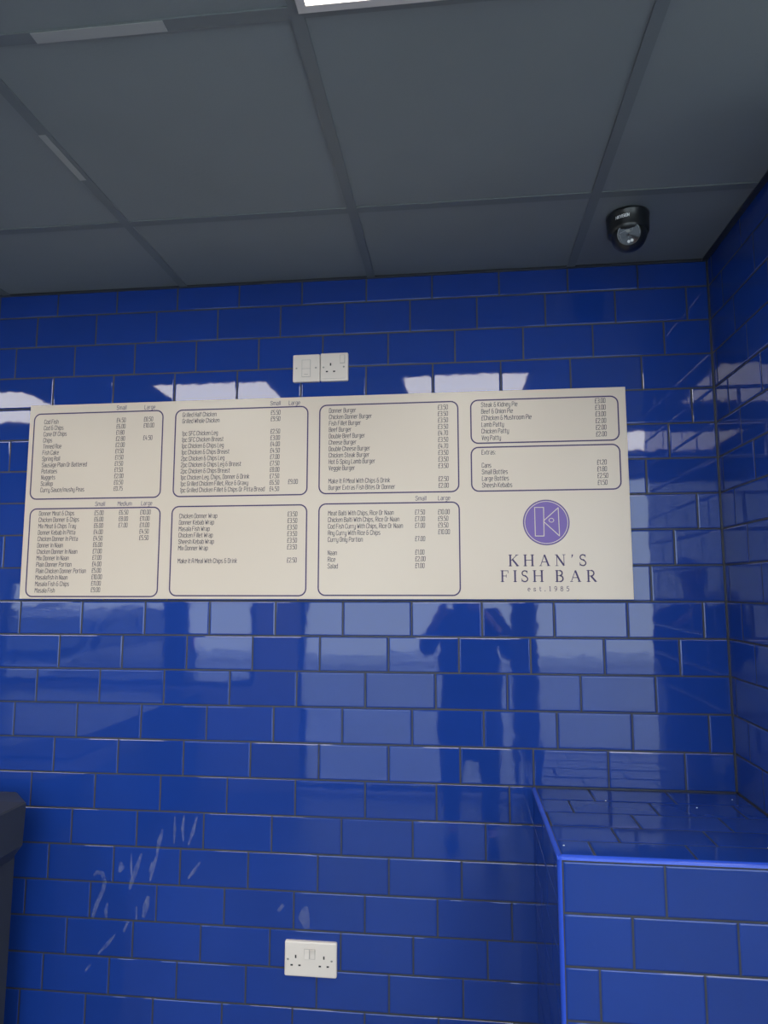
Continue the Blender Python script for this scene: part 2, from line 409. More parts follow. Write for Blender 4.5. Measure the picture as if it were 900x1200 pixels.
G('c',3.4,'3.4,5.4 3.4,6.2 2.6,7 .8,7 0,6.2 0,.8 .8,0 2.6,0 3.4,.8 3.4,1.6'); G('d',3.6,'3.6,10 3.6,0 .8,0 0,.8 0,6.2 .8,7 3.6,7')
G('e',3.6,'0,3.6 3.6,3.6 3.6,6.2 2.8,7 .8,7 0,6.2 0,.8 .8,0 3.3,0'); G('f',2.4,'.8,0 .8,9.2 1.6,10 2.6,10|0,7 2.4,7')
G('g',3.6,'3.6,1 .8,1 0,1.8 0,6.2 .8,7 3.6,7 3.6,-2 2.8,-2.8 .3,-2.8'); G('h',3.6,'0,0 0,10|0,7 2.8,7 3.6,6.2 3.6,0'); G('i',.4,'.2,0 .2,7|.2,8.6 .2,9.4')
G('k',3.4,'0,0 0,10|3.4,7 .2,3.6 3.4,0'); G('l',.4,'.2,0 .2,10'); G('m',6,'0,0 0,7 5.2,7 6,6.2 6,0|3,7 3,0'); G('n',3.6,'0,0 0,7 2.8,7 3.6,6.2 3.6,0')
G('o',3.6,'0,.8 0,6.2 .8,7 2.8,7 3.6,6.2 3.6,.8 2.8,0 .8,0 0,.8'); G('p',3.6,'0,-3 0,7 2.8,7 3.6,6.2 3.6,.8 2.8,0 0,0'); G('r',2.4,'0,0 0,7 2.4,7')
G('s',3.4,'3.2,7 .8,7 0,6.2 0,4.4 .8,3.7 2.6,3.5 3.4,2.8 3.4,.8 2.6,0 .2,0'); G('t',2.4,'.8,9.4 .8,.8 1.6,0 2.4,0|0,7 2.4,7'); G('u',3.6,'0,7 0,.8 .8,0 3.6,0|3.6,7 3.6,0')
G('v',3.4,'0,7 1.7,0 3.4,7'); G('w',5,'0,7 1.2,0 2.5,5 3.8,0 5,7'); G('y',3.6,'0,7 0,.8 .8,0 3.6,0|3.6,7 3.6,-2 2.8,-2.8 .3,-2.8'); G('x',3.4,'0,0 3.4,7|0,7 3.4,0')
G('0',4,'0,1 0,9 1,10 3,10 4,9 4,1 3,0 1,0 0,1'); G('1',1.6,'0,8.6 1.3,10 1.3,0'); G('2',4,'0,8 0,9 1,10 3,10 4,9 4,6.2 0,1.6 0,0 4,0')
G('3',4,'0,10 3,10 4,9 4,6.2 3,5.3 1,5.3|3,5.3 4,4.4 4,1 3,0 0,0'); G('4',4,'1.4,10 0,3 4,3|3,6.5 3,0'); G('5',4,'4,10 0,10 0,5.8 3,5.8 4,4.8 4,1 3,0 0,0')
G('6',4,'4,10 1,10 0,9 0,1 1,0 3,0 4,1 4,4.6 3,5.6 0,5.6'); G('7',3.6,'0,10 3.6,10 1.2,0'); G('8',4,'0,1 0,9 1,10 3,10 4,9 4,1 3,0 1,0 0,1|0,5.2 4,5.2')
G('9',4,'4,5 1,5 0,6 0,9 1,10 3,10 4,9 4,1 3,0 0,0'); G('£',4.2,'4.2,8.4 4.2,9 3.4,10 1.8,10 .9,9 .9,0|0,0 4.2,0|0,5 3.2,5'); G('.',.5,'.25,0 .25,.9'); G(',',.5,'.4,.9 0,-1.6')
G('&',4.4,'4.2,5.4 1,5.4 0,4.4 0,1 1,0 3,0 4,1 4,5.4|1,5.4 .4,6.2 .4,9.2 1.2,10 3.4,10'); G(':',.5,'.25,0 .25,.9|.25,5 .25,5.9'); G('/',3,'0,-1 3,10.5')

def seg(mb, a, b_, w_, y, ext=.5):
    dx, dz = b_[0]-a[0], b_[1]-a[1]; L = math.hypot(dx, dz) or 1e-6; dx /= L; dz /= L; h = w_/2; e_ = h*ext
    ax, az = a[0]-dx*e_, a[1]-dz*e_; bx, bz = b_[0]+dx*e_, b_[1]+dz*e_; nx, nz = -dz*h, dx*h
    mb.add([(ax-nx,y,az-nz),(bx-nx,y,bz-nz),(bx+nx,y,bz+nz),(ax+nx,y,az+nz)], [(0,1,2,3)])
def text(mb, s, x, z_, h, y, sx=.78, wt=.0014, gap=1.9, slant=.04, font=F):
    u = h/10*sx; v = h/10
    for ch in s:
        if ch == ' ': x += 2.4*u; continue
        wd, st = font[ch]
        for pl in st:
            for a, b_ in zip(pl, pl[1:]):
                seg(mb, (x + a[0]*u + a[1]*v*slant, z_ + a[1]*v), (x + b_[0]*u + b_[1]*v*slant, z_ + b_[1]*v), wt, y)
        x += (wd + gap)*u
    return x

# ------------------------------------------------------------------ menu board
BX0, BX1, BZ0, BZ1 = -.066, 1.7755, -1.0135, -.401
board = empty('menu_board', ((BX0+BX1)/2, -.001, BZ0 + ZO), 'long white menu board with purple boxed price lists, fixed across the tiled wall', 'menu board')
bb = Vector(board.location)
def bl(x, z_): return x - bb.x, z_ + ZO - bb.z
p = MB(); hw, hh = (BX1-BX0)/2, (BZ1-BZ0)/2
sq = lambda ix, y: [(-hw+ix, y, ix), (hw-ix, y, ix), (hw-ix, y, 2*hh-ix), (-hw+ix, y, 2*hh-ix)]
p.loft([sq(0, .0), sq(0, -.0095), sq(.0006, -.0101)])
p.build('panel', M['board'], board)
FY = -.01035
LN = .0196   # line pitch
def border(x0, x1, z0, z1, r=.021, w_=.0040):
    (a, c_), (b_, d_) = bl(x0, z0), bl(x1, z1)
    cx, cz_ = (a+b_)/2, (c_+d_)/2; W_, H_ = b_-a, d_-c_
    o1 = rrect(W_+w_, H_+w_, r+w_/2, 6); o2 = rrect(W_-w_, H_-w_, r-w_/2, 6); n = len(o1); mb = MB()
    vs = [(cx+x, FY, cz_+z_) for x, z_ in o1] + [(cx+x, FY, cz_+z_) for x, z_ in o2]
    mb.add(vs, [(i, n+i, n+(i+1) % n, (i+1) % n) for i in range(n)])
    mb.build('section_border', M['ink'], board)
CAP = .0133
def column(mb, rows, x, zc0, zc1, n, wt=.00145):
    """rows of text whose mid-heights run from zc0 (first) to zc1 (nth)"""
    for i, s in enumerate(rows):
        if not s: continue
        zc = zc0 + (zc1-zc0)*i/(n-1); lx, lz = bl(x, zc)
        price = s[0] == '£' and s[1].isdigit()
        text(mb, s, lx, lz - CAP*.45, CAP, FY, sx=.89 if price else .96, wt=wt)
def section(bd, rows, heads=()):
    border(*bd)
    for k, (r_, x, z0_, z1_, n_) in enumerate(rows):
        blocks, cur = [], []
        for i, t_ in enumerate(r_ + ['']):
            if t_: cur.append(i)
            elif cur: blocks.append(cur); cur = []
        for bl_ in blocks:       # one block of rows between blank lines
            mb = MB(); column(mb, [t_ if i in bl_ else '' for i, t_ in enumerate(r_)], x, z0_, z1_, n_)
            mb.build('item_list' if k == 0 else 'price_column', M['ink2'], board)
    for s, x, zc in heads:
        hb = MB(); lx, lz = bl(x, zc); text(hb, s, lx, lz - .0055, .0125, FY, sx=1.12, wt=.0014)
        hb.build('column_heading', M['ink'], board)
P_ = lambda s: [('£' + q if q != '-' else '') for q in s.split()]
section((-.0500, .3775, -.7030, -.4295), [
    (['Cod Fish','Cod & Chips','Cone Of Chips','Chips','Tinned Roe','Fish Cake','Spring Roll','Sausage Plain Or Battered','Potatoes','Nuggets','Scallop','Curry Sauce/mushy Peas'], -.016, -.4560, -.6745, 12),
    (P_('4.50 6.00 1.80 2.80 2.00 1.50 1.50 1.50 1.50 2.00 0.50 0.75'), .226, -.4571, -.6740, 12),
    (P_('8.50 10.00 - 4.50'), .3155, -.4563, -.5156, 4)], [('Small', .225, -.4170), ('Large', .3165, -.4180)])
section((-.0460, .3795, -1.0065, -.7340), [
    (['Donner Meat & Chips','Chicken Donner & Chips','Mix Meat & Chips Tray','Donner Kebab In Pitta','Chicken Donner In Pitta','Donner In Naan','Chicken Donner In Naan','Mix Donner In Naan','Plain Donner Portion','Plain Chicken Donner Portion','Masalafish In Naan','Masala Fish & Chips','Masala Fish'], -.016, -.7491, -.9881, 13),
    (P_('5.00 6.00 6.00 4.00 4.50 6.00 7.00 7.00 4.00 5.00 10.00 11.00 9.00'), .167, -.7494, -.9866, 13),
    (P_('6.50 8.00 7.00'), .247, -.7488, -.7885, 3), (P_('10.00 11.00 11.00 4.50 5.50'), .3155, -.7491, -.8281, 5)],
    [('Small', .1683, -.7215), ('Medium', .2419, -.7215), ('Large', .3182, -.7215)])
section((.4190, .8380, -.7020, -.4305), [
    (['Grilled Half Chicken','Grilled Whole Chicken','','1pc SFC Chicken Leg','1pc SFC Chicken Breast','1pc Chicken & Chips Leg','1pc Chicken & Chips Breast','2pc Chicken & Chips Leg','2pc Chicken & Chips Leg & Breast','2pc Chicken & Chips Breast','1pc Chicken Leg, Chips, Donner & Drink','1pc Grilled Chicken Fillet, Rice & Gravy','1pc Grilled Chicken Fillet & Chips Or Pitta Bread'], .4415, -.4464, -.6828, 13),
    (P_('5.50 9.50 - 2.50 3.00 4.00 4.50 7.00 7.50 8.00 7.50 6.50 4.50'), .7225, -.4471, -.6833, 13),
    (['£9.00'], .7798, -.6624, -.6800, 2)], [('Small', .7208, -.4180), ('Large', .7787, -.4186)])
section((.4180, .8380, -1.0038, -.7330), [
    (['Chicken Donner Wrap','Donner Kebab Wrap','Masala Fish Wrap','Chicken Fillet Wrap','Sheesh Kebab Wrap','Mix Donner Wrap','','Make It A Meal With Chips & Drink'], .4415, -.7628, -.8998, 8),
    (P_('3.50 3.50 3.50 3.50 3.50 3.50 - 2.50'), .7798, -.7608, -.8990, 8)])
section((.8750, 1.2918, -.7003, -.4293), [
    (['Donner Burger','Chicken Donner Burger','Fish Fillet Burger','Beef Burger','Double Beef Burger','Cheese Burger','Double Cheese Burger','Chicken Steak Burger','Hot & Spicy Lamb Burger','Veggie Burger','','Make It A Meal With Chips & Drink','Burger Extras Fish Bites Or Donner'], .904, -.4467, -.6827, 13),
    (P_('3.50 3.50 3.50 3.50 4.70 3.50 4.70 3.50 3.50 3.50 - 2.50 2.00'), 1.2327, -.4461, -.6817, 13)])
section((.8755, 1.2922, -1.0026, -.7314), [
    (['Meat Balti With Chips, Rice Or Naan','Chicken Balti With Chips, Rice Or Naan','Cod Fish Curry With Chips, Rice Or Naan','Any Curry With Rice & Chips','Curry Only Portion','','Naan','Rice','Salad'], .9036, -.7599, -.9172, 9),
    (P_('7.50 7.00 7.00 - 7.00 - 1.00 2.00 1.00'), 1.1628, -.7601, -.9168, 9),
    (P_('10.00 9.50 9.50 10.00'), 1.2304, -.7600, -.8187, 4)], [('Small', 1.1647, -.7192), ('Large', 1.2314, -.7192)])
section((1.3300, 1.7530, -.5578, -.4280), [
    (['Steak & Kidney Pie','Beef & Onion Pie','£Chicken & Mushroom Pie','Lamb Patty','Chicken Patty','Veg Patty'], 1.361, -.4428, -.5424, 6),
    (P_('3.00 3.00 3.00 2.00 2.00 2.00'), 1.6886, -.4407, -.5394, 6)])
section((1.3294, 1.7530, -.7003, -.5703), [
    (['Extras:','','Cans','Small Bottles','Large Bottles','Sheesh Kebabs'], 1.360, -.5856, -.6832, 6),
    (P_('1.20 1.80 2.50 1.50'), 1.6884, -.6221, -.6810, 4)])
# logo disc
lx, lz = bl(1.5402, -.7940)
def ring(mb, cx, cz_, r0, r1, y, n=56, ez=1.0):
    vs = [(cx+r*math.cos(2*math.pi*i/n), y, cz_+r*ez*math.sin(2*math.pi*i/n)) for r in (r1, r0) for i in range(n)]
    mb.add(vs, [(i, n+i, n+(i+1) % n, (i+1) % n) for i in range(n)])
def disc(mb, cx, cz_, r, y, n=56): mb.add([(cx+r*math.cos(2*math.pi*i/n), y, cz_+r*math.sin(2*math.pi*i/n)) for i in range(n)], [tuple(range(n))])
mb = MB(); disc(mb, lx, lz, .0640, FY); mb.build('logo_disc', M['violet'], board)
mb = MB(); ring(mb, lx, lz, .0640, .0658, FY); mb.build('logo_rim', M['ink'], board)
mb = MB(); y2 = FY - .0003
ring(mb, lx, lz, .0598, .0616, y2)
for a, b_ in (((1.5085,-.7503),(1.5338,-.7506)), ((1.5338,-.7506),(1.5330,-.8332)), ((1.5330,-.8332),(1.5085,-.8329)), ((1.5085,-.8329),(1.5085,-.7503)),
              ((1.5345,-.7880),(1.5750,-.7520)), ((1.5750,-.7520),(1.5765,-.8334)), ((1.5765,-.8334),(1.5345,-.7930))):
    seg(mb, bl(*a), bl(*b_), .0022, y2)
cx_, cz_ = bl(1.5549, -.7880); ring(mb, cx_, cz_, .0058, .0076, y2, 28, .85)
mb.build('logo_mark', M['board'], board)['label'] = 'white outline of a block and fish head forming a letter K'

# serif capitals: (width, [(weight, polyline)]) on a 10-high grid
SER = {}
def arc(cx, cy, rx, ry, a0, a1, n=10): return [(cx+rx*math.cos(math.radians(a0+(a1-a0)*i/n)), cy+ry*math.sin(math.radians(a0+(a1-a0)*i/n))) for i in range(n+1)]
T1, T2, T3 = 1.25, .5, .42
sf = lambda x, y, w_=1.5: (T3, [(x-w_, y), (x+w_, y)])
SER['K'] = (8.6, [(T1, [(1.6,0),(1.6,10)]), sf(1.6,.2), sf(1.6,9.8), (T2, [(7.4,9.8),(1.9,4.6)]), (T1, [(3.4,6),(8,0.2)]), sf(7.3,9.8,1.3), sf(7.7,.2,1.4)])
SER['H'] = (9.4, [(T1, [(1.6,0),(1.6,10)]), (T1, [(7.8,0),(7.8,10)]), (T2, [(1.6,5.2),(7.8,5.2)]), sf(1.6,.2), sf(1.6,9.8), sf(7.8,.2), sf(7.8,9.8)])
SER['A'] = (9.0, [(T2, [(1.0,.2),(4.5,9.9)]), (T1, [(4.6,9.6),(8.0,.2)]), (T2, [(2.3,3.6),(6.6,3.6)]), sf(1.1,.2,1.2), sf(7.9,.2,1.4)])
SER['N'] = (9.6, [(T2, [(1.8,0),(1.8,9.6)]), (T1, [(1.7,9.6),(7.8,.4)]), (T2, [(7.9,.2),(7.9,10)]), sf(1.7,.2,1.3), sf(1.3,9.8,1.2), sf(7.9,9.8,1.3)])
SER["'"] = (2.6, [(.9, [(1.3,9.8),(1.1,8.6)]), (.5, [(1.5,9.2),(.5,7.2)])])
SER['S'] = (6.6, [(.85, arc(3.2,7.5,2.3,2.2,35,270,12) ), (1.1, [(3.2,5.4),(4.4,4.6)]), (.85, arc(3.1,2.5,2.5,2.3,60,-150,12)), (T3, [(5.3,9.8),(5.3,7.4)]), (T3, [(.6,3.0),(.6,.3)])])
SER['F'] = (7.4, [(T1, [(1.6,0),(1.6,10)]), (T2, [(1.6,9.75),(6.6,9.75)]), (T3, [(6.6,10),(6.6,7.6)]), (T2, [(1.6,5.2),(5,5.2)]), (T3, [(5,6.4),(5,4)]), sf(1.6,.2), sf(1.2,9.8,1.1)])
SER['I'] = (3.6, [(T1, [(1.8,0),(1.8,10)]), sf(1.8,.2), sf(1.8,9.8)])
SER['B'] = (7.8, [(T1, [(1.6,0),(1.6,10)]), sf(1.2,.2,1.0), sf(1.2,9.8,1.0), (T2, [(1.6,9.75),(4,9.75)]), (.95, arc(4,7.6,2.1,2.15,90,-90)), (T2, [(1.6,5.3),(4.2,5.3)]), (.95, arc(4.2,2.75,2.5,2.5,90,-90)), (T2, [(1.6,.25),(4.2,.25)])])
SER['R'] = (8.6, [(T1, [(1.6,0),(1.6,10)]), sf(1.6,.2), sf(1.2,9.8,1.0), (T2, [(1.6,9.75),(4,9.75)]), (.95, arc(4,7.4,2.3,2.35,90,-90)), (T2, [(1.6,5.05),(4,5.05)]), (T1, [(3.8,5),(7.6,.3)]), sf(7.9,.2,.8)])
def serif(s, x0, x1, zbase, h, wt, mat_, name, space=5):
    total = 0
    for i, ch in enumerate(s): total += space if ch == ' ' else SER[ch][0]
    gaps = len(s) - 1
    v = h/10
    g_ = ((x1-x0)/v - total)/gaps; mb = MB(); x = x0
    for ch in s:
        if ch == ' ': x += (space + g_)*v; continue
        wd, st = SER[ch]
        for t_, pl in st:
            for a, b_ in zip(pl, pl[1:]):
                pa, pb = bl(x + a[0]*v, zbase + a[1]*v), bl(x + b_[0]*v, zbase + b_[1]*v)
                seg(mb, pa, pb, t_*v*wt, FY, .3)
        x += (wd + g_)*v
    mb.build(name, mat_, board)
serif("KHAN'S", 1.4310, 1.6505, -.9190, .0325, 1.2, M['ink'], 'shop_lettering')
serif('FISH', 1.4075, 1.5290, -.9640, .0325, 1.2, M['ink'], 'shop_lettering')
serif('BAR', 1.5610, 1.6760, -.9640, .0325, 1.2, M['ink'], 'shop_lettering')
SER.update({'e': (6, [(.6, [(.9,3.6),(5,3.6)]), (.7, arc(3,3.3,2.3,3.2,0,300,12))]), 's': (5.6, [(.7, arc(2.6,4.9,1.7,1.6,30,270,8)), (.7, arc(2.6,1.8,1.9,1.6,80,-150,8)), (.5, [(4.3,6.6),(4.3,5)]), (.5, [(.7,2),(.7,.2)])]),
  't': (5, [(.7, [(2,9),(2,1.2),(2.8,.3),(4.4,.7)]), (.6, [(.6,6.4),(4.2,6.4)])]), '.': (3, [(1.2, [(1.2,.2),(1.2,1.1)])]), '1': (5, [(.8, [(2.6,0),(2.6,10)]), (.6, [(1.1,8.4),(2.6,9.8)]), sf(2.6,.2,1.6)]),
  '9': (6.4, [(.7, arc(3.1,6.9,2.2,2.9,0,360,14)), (.7, [(5.3,6.9),(5,3),(3.6,.7),(1.2,.3)])]), '8': (6.4, [(.7, arc(3.1,7.6,1.9,2.2,0,360,14)), (.7, arc(3.1,2.8,2.3,2.6,0,360,14))]),
  '5': (6.2, [(.7, [(5,9.7),(1.6,9.7),(1.2,5.6)]), (.7, arc(2.8,3.1,2.4,2.9,120,-150,12))])})
serif('est.1985', 1.4830, 1.5998, -.9905, .0138, 1.6, M['ink'], 'established_lettering')
# fixing screw heads
# ------------------------------------------------------------------ wall sockets
def plate(name, w_, h_, loc, label, cat):
    c = empty(name, loc, label, cat)
    p = MB(); L = []
    for ins, y in ((0, .001), (0, -.0055), (.0007, -.0075), (.0022, -.0086), (.0045, -.0090)):
        L.append([(x, y, z_) for x, z_ in rrect(w_-2*ins, h_-2*ins, max(.0045-ins*.6, .001), 4)])
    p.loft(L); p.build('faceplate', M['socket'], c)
    return c
def bx(parent, name, m_, x, z_, w_, h_, y0, y1):
    b = MB(); b.box(x-w_/2, x+w_/2, y1, y0, z_-h_/2, z_+h_/2); return b.build(name, m_, parent)
def slots(parent, cx, cz_):
    bx(parent, 'pin_slot', M['hole'], cx, cz_ + .0075, .0042, .0085, -.0085, -.0092)
    for s in (-1, 1): bx(parent, 'pin_slot', M['hole'], cx + s*.0112, cz_ - .0150, .0068, .0042, -.0085, -.0092)
def screw(parent, x, z_):
    b = MB(); n = 12
    b.loft([[(x+r*math.cos(2*math.pi*i/n), y, z_+r*math.sin(2*math.pi*i/n)) for i in range(n)] for r, y in ((.0030, -.0085), (.0030, -.0093), (.0024, -.0097))])
    o = b.build('screw', M['screw'], parent)
    s = MB(); s.box(x-.0022, x+.0022, -.0099, -.0096, z_-.0004, z_+.0004); s.build('screw_slot', M['hole'], o)
def rocker(parent, x, z_, w_=.0135, h_=.0245, on=True):
    fr = MB(); fr.box(x-w_/2-.0009, x+w_/2+.0009, -.0094, -.0088, z_-h_/2-.0009, z_+h_/2+.0009); f_ = fr.build('switch_surround', M['grey2'], parent)
    b = MB(); t_ = .0125 if on else .0100; u_ = .0100 if on else .0125
    b.add([(x-w_/2,-.009,z_-h_/2),(x+w_/2,-.009,z_-h_/2),(x+w_/2,-.009,z_+h_/2),(x-w_/2,-.009,z_+h_/2),
           (x-w_/2,-t_,z_-h_/2),(x+w_/2,-t_,z_-h_/2),(x+w_/2,-u_,z_+h_/2),(x-w_/2,-u_,z_+h_/2),(x-w_/2,-.0104,z_),(x+w_/2,-.0104,z_)],
          [(0,3,2,1),(0,1,5,4),(2,3,7,6),(4,5,9,8),(8,9,6,7),(1,2,6,9,5),(0,4,8,7,3)])
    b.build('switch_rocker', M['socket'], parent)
M['grey2'] = mat('switch_gap', (.30, .27, .26), .5)
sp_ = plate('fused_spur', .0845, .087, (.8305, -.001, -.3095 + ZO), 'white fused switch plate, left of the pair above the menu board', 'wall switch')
b = MB(); b.box(-.0135, .0135, -.0093, -.0088, -.028, .026); b.build('switch_surround', M['grey2'], sp_)
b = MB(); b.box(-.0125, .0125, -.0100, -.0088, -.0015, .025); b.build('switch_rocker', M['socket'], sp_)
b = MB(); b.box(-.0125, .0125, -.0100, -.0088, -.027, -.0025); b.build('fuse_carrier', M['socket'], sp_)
bx(sp_, 'fuse_slot', M['grey2'], 0, -.020, .012, .0012, -.0099, -.0102)
screw(sp_, -.0302, 0); screw(sp_, .0302, 0)
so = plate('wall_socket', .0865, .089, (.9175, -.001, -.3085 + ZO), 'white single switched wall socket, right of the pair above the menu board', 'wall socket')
slots(so, -.0110, .0005); rocker(so, .0255, .0235); screw(so, -.0330, -.001); screw(so, .0300, -.001)
bx(so, 'earth_mark', M['grey2'], 0, -.0370, .070, .0006, -.0088, -.0091)
ds = plate('wall_socket', .1480, .0920, (.8640, -.001, -2.0095 + ZO), 'white double switched wall socket low on the tiled wall', 'wall socket')
slots(ds, -.0420, -.001); slots(ds, .0380, -.001)
rocker(ds, -.0105, .0145); rocker(ds, .0055, .0145, on=False)
screw(ds, -.0640, -.001); screw(ds, .0600, -.001)

# ------------------------------------------------------------------ turret security camera
TX, TY = 1.736, -.268
cc = empty('security_camera', (TX, TY, cz), 'black dome security camera with white maker lettering on the ceiling near the corner', 'security camera')
def lathe(mb, prof, n=40, cx=0, cy=0, mtx=None, smooth=True):
    loops = []
    for r, z_ in prof:
        l = [Vector((cx+r*math.cos(2*math.pi*i/n), cy+r*math.sin(2*math.pi*i/n), z_)) for i in range(n)]
        if mtx: l = [mtx @ v for v in l]
        loops.append(l)
    mb.loft(loops, smooth=smooth)
b = MB(); lathe(b, [(.0595, 0), (.0595, -.006), (.0580, -.008), (.0575, -.045), (.0560, -.054), (.0500, -.060), (.046, -.061)][::-1]); b.build('mount_ring', M['cam'], cc)
tocam = (CAM - Vector((TX, TY, cz - .06))).normalized()
aim = Vector((tocam.x*.9 - .02, tocam.y, tocam.z + .10)).normalized()
q = aim.to_track_quat('Z', 'Y').to_matrix().to_4x4()
BC = Vector((0, -.006, -.058))
Q = Matrix.Translation(BC) @ q
b = MB(); R0 = .050
prof = [(R0*math.sin(math.radians(a)), R0*math.cos(math.radians(a))) for a in range(178, 37, -6)] + [(.0305, .0400), (.0300, .0385)]
lathe(b, [(max(r, .0005), z_) for r, z_ in prof], mtx=Q); ball = b.build('camera_ball', M['cam'], cc)
b = MB(); lathe(b, [(.0300, .0380), (.0300, .0392), (.0005, .0400)], mtx=Q, smooth=False); b.build('front_glass', M['camg'], cc)
def onface(x, y, h=.0402): return Q @ Vector((x, y, h))
b = MB(); n = 30
vs = []; 
for i in range(n+1):
    a = math.radians(-10 + 215*i/n)
    for r in (.0285, .0300): vs.append(onface(r*math.cos(a), r*math.sin(a), .0405))
b.add(vs, [(2*i, 2*i+1, 2*i+3, 2*i+2) for i in range(n)]); b.build('bezel_highlight_ring', M['grey'], cc)
def fseg(mb, a, c_, w_, h=.0407):
    d = Vector((c_[0]-a[0], c_[1]-a[1])).normalized(); nn = Vector((-d.y, d.x))*w_/2
    mb.add([onface(a[0]-nn.x, a[1]-nn.y, h), onface(c_[0]-nn.x, c_[1]-nn.y, h), onface(c_[0]+nn.x, c_[1]+nn.y, h), onface(a[0]+nn.x, a[1]+nn.y, h)], [(0,1,2,3)])
b = MB(); fseg(b, (-.024, .004), (.012, .014), .0010); fseg(b, (.012, .014), (-.002, -.011), .0012); fseg(b, (-.025, .001), (-.020, -.016), .0012); b.build('face_line', M['grey'], cc)
b = MB()
for cx_, cy_, r in ((-.001, -.0215, .0042), (.0075, -.0195, .0042)):
    b.add([onface(cx_+r*math.cos(a*.6283), cy_+r*math.sin(a*.6283), .0409) for a in range(10)], [tuple(range(10))])
b.build('white_spot', M['white'], cc)  # two small white discs on the front glass
b = MB(); lathe(b, [(.0085, .0400), (.0085, .0412), (.0005, .0420)], mtx=Q @ Matrix.Translation((-.002, .002, 0)), smooth=False); b.build('lens', M['camg'], cc)
cc.scale = (.9, .9, .9)
# maker's lettering round the ring
b0 = MB(); G('V',4,'0,10 2,0 4,10'); text(b0, 'HIKVISION', 0, 0, .0085, 0, sx=1.15, wt=.0017, gap=1.6, slant=.12)
L_ = max(v[0] for v in b0.v); b = MB()
for f_ in b0.f:
    vs = []
    for i in f_:
        x_, _, z_ = b0.v[i]; a = math.radians(-118) + (x_ - L_/2)/.0577
        vs.append((.0581*math.cos(a), .0581*math.sin(a), -.0290 + z_))
    b.add(vs, [(0,1,2,3)])
b.build('maker_lettering', M['white'], cc)

# ------------------------------------------------------------------ litter bin at the left edge
bz = -1.572
lb = empty('litter_bin', (-.155, -.36, 0), 'tall dark grey plastic bin with overhanging lid at the left edge', 'bin')
lb0 = Vector(lb.location)
def octo(x0, x1, y0, y1, c_, z_):
    return [(x-lb0.x, y-lb0.y, z_) for x, y in ((x0+c_,y0),(x1-c_,y0),(x1,y0+c_),(x1,y1-c_),(x1-c_,y1),(x0+c_,y1),(x0,y1-c_),(x0,y0+c_))]
zt_ = bz + ZO
bx0, bx1, by0, by1 = -.39, .083, -.66, -.060
b = MB(); b.loft([octo(bx0+.05, bx1-.056, by0+.05, by1-.02, .03, 0), octo(bx0+.035, bx1-.053, by0+.035, by1-.014, .03, zt_-.18), octo(bx0+.035, bx1-.053, by0+.035, by1-.014, .03, zt_-.10)]); b.build('body', M['bin'], lb)
b = MB(); b.loft([octo(bx0+.03, bx1-.050, by0+.03, by1-.02, .04, zt_-.165), octo(bx0+.004, bx1-.009, by0+.006, by1-.008, .07, zt_-.118), octo(bx0, bx1, by0, by1, .085, zt_-.004), octo(bx0+.004, bx1-.004, by0+.004, by1-.004, .085, zt_),
   octo(bx0+.07, bx1-.07, by0+.07, by1-.07, .06, zt_+.012)]); b.build('lid', M['bin'], lb)
b = MB(); b.box(bx0+.11-lb0.x, bx1-.11-lb0.x, by0+.12-lb0.y, by1-.2-lb0.y, zt_+.008, zt_+.018); b.build('flap', M['hole'], lb)

# ------------------------------------------------------------------ rest of the shop
b = MB(); b.box(-2.6, 3.4, -3.4, .14, -.12, 0); fl_ = b.build('floor', M['floor']); fl_['kind'] = 'structure'
def st(name, m_, *box):
    b = MB(); b.box(*box); o = b.build(name, m_); o['kind'] = 'structure'; return o
st('wall_left', M['plaster'], -2.74, -2.6, -3.4, .14, 0, ZO + .3)
b = MB(); b.box(3.4, 3.54, -3.42, -3.2, 0, ZO + .3); b.box(3.4, 3.54, -3.2, -.95, 2.25, ZO + .3); b.box(3.4, 3.54, -.95, -.6, 0, ZO + .3)
b.build('wall_far_right', M['plaster'])['kind'] = 'structure'
b = MB(); b.box(3.44, 3.50, -3.2, -3.15, .02, 2.25); b.box(3.44, 3.50, -1.0, -.95, .02, 2.25); b.box(3.44, 3.50, -3.15, -1.0, .02, .07); b.box(3.44, 3.50, -3.15, -1.0, 2.2, 2.25)
b.box(3.44, 3.50, -2.1, -2.05, .07, 2.2); fr3 = b.build('added_side_window', M['frame']); fr3['kind'] = 'structure'  # unseen side window, added to bring daylight onto the ledge front
for a_, c_ in ((-3.15, -2.1), (-2.05, -1.0)):
    b = MB(); b.box(3.467, 3.473, a_, c_, .07, 2.2); b.build('pane', M['glass'], fr3)
l_ = bpy.data.lights.new('window_portal', 'AREA'); l_.shape = 'RECTANGLE'; l_.size = 2.2; l_.size_y = 2.2; l_.cycles.is_portal = True
o_ = bpy.data.objects.new('window_portal', l_); COL.objects.link(o_); o_.location = (3.51, -2.07, 1.14); o_.rotation_euler = (math.pi/2, 0, math.pi/2)
st('wall_return', M['plaster'], XR + .14, 3.54, -.74, -.6, 0, ZO + .3)
YF = -3.30
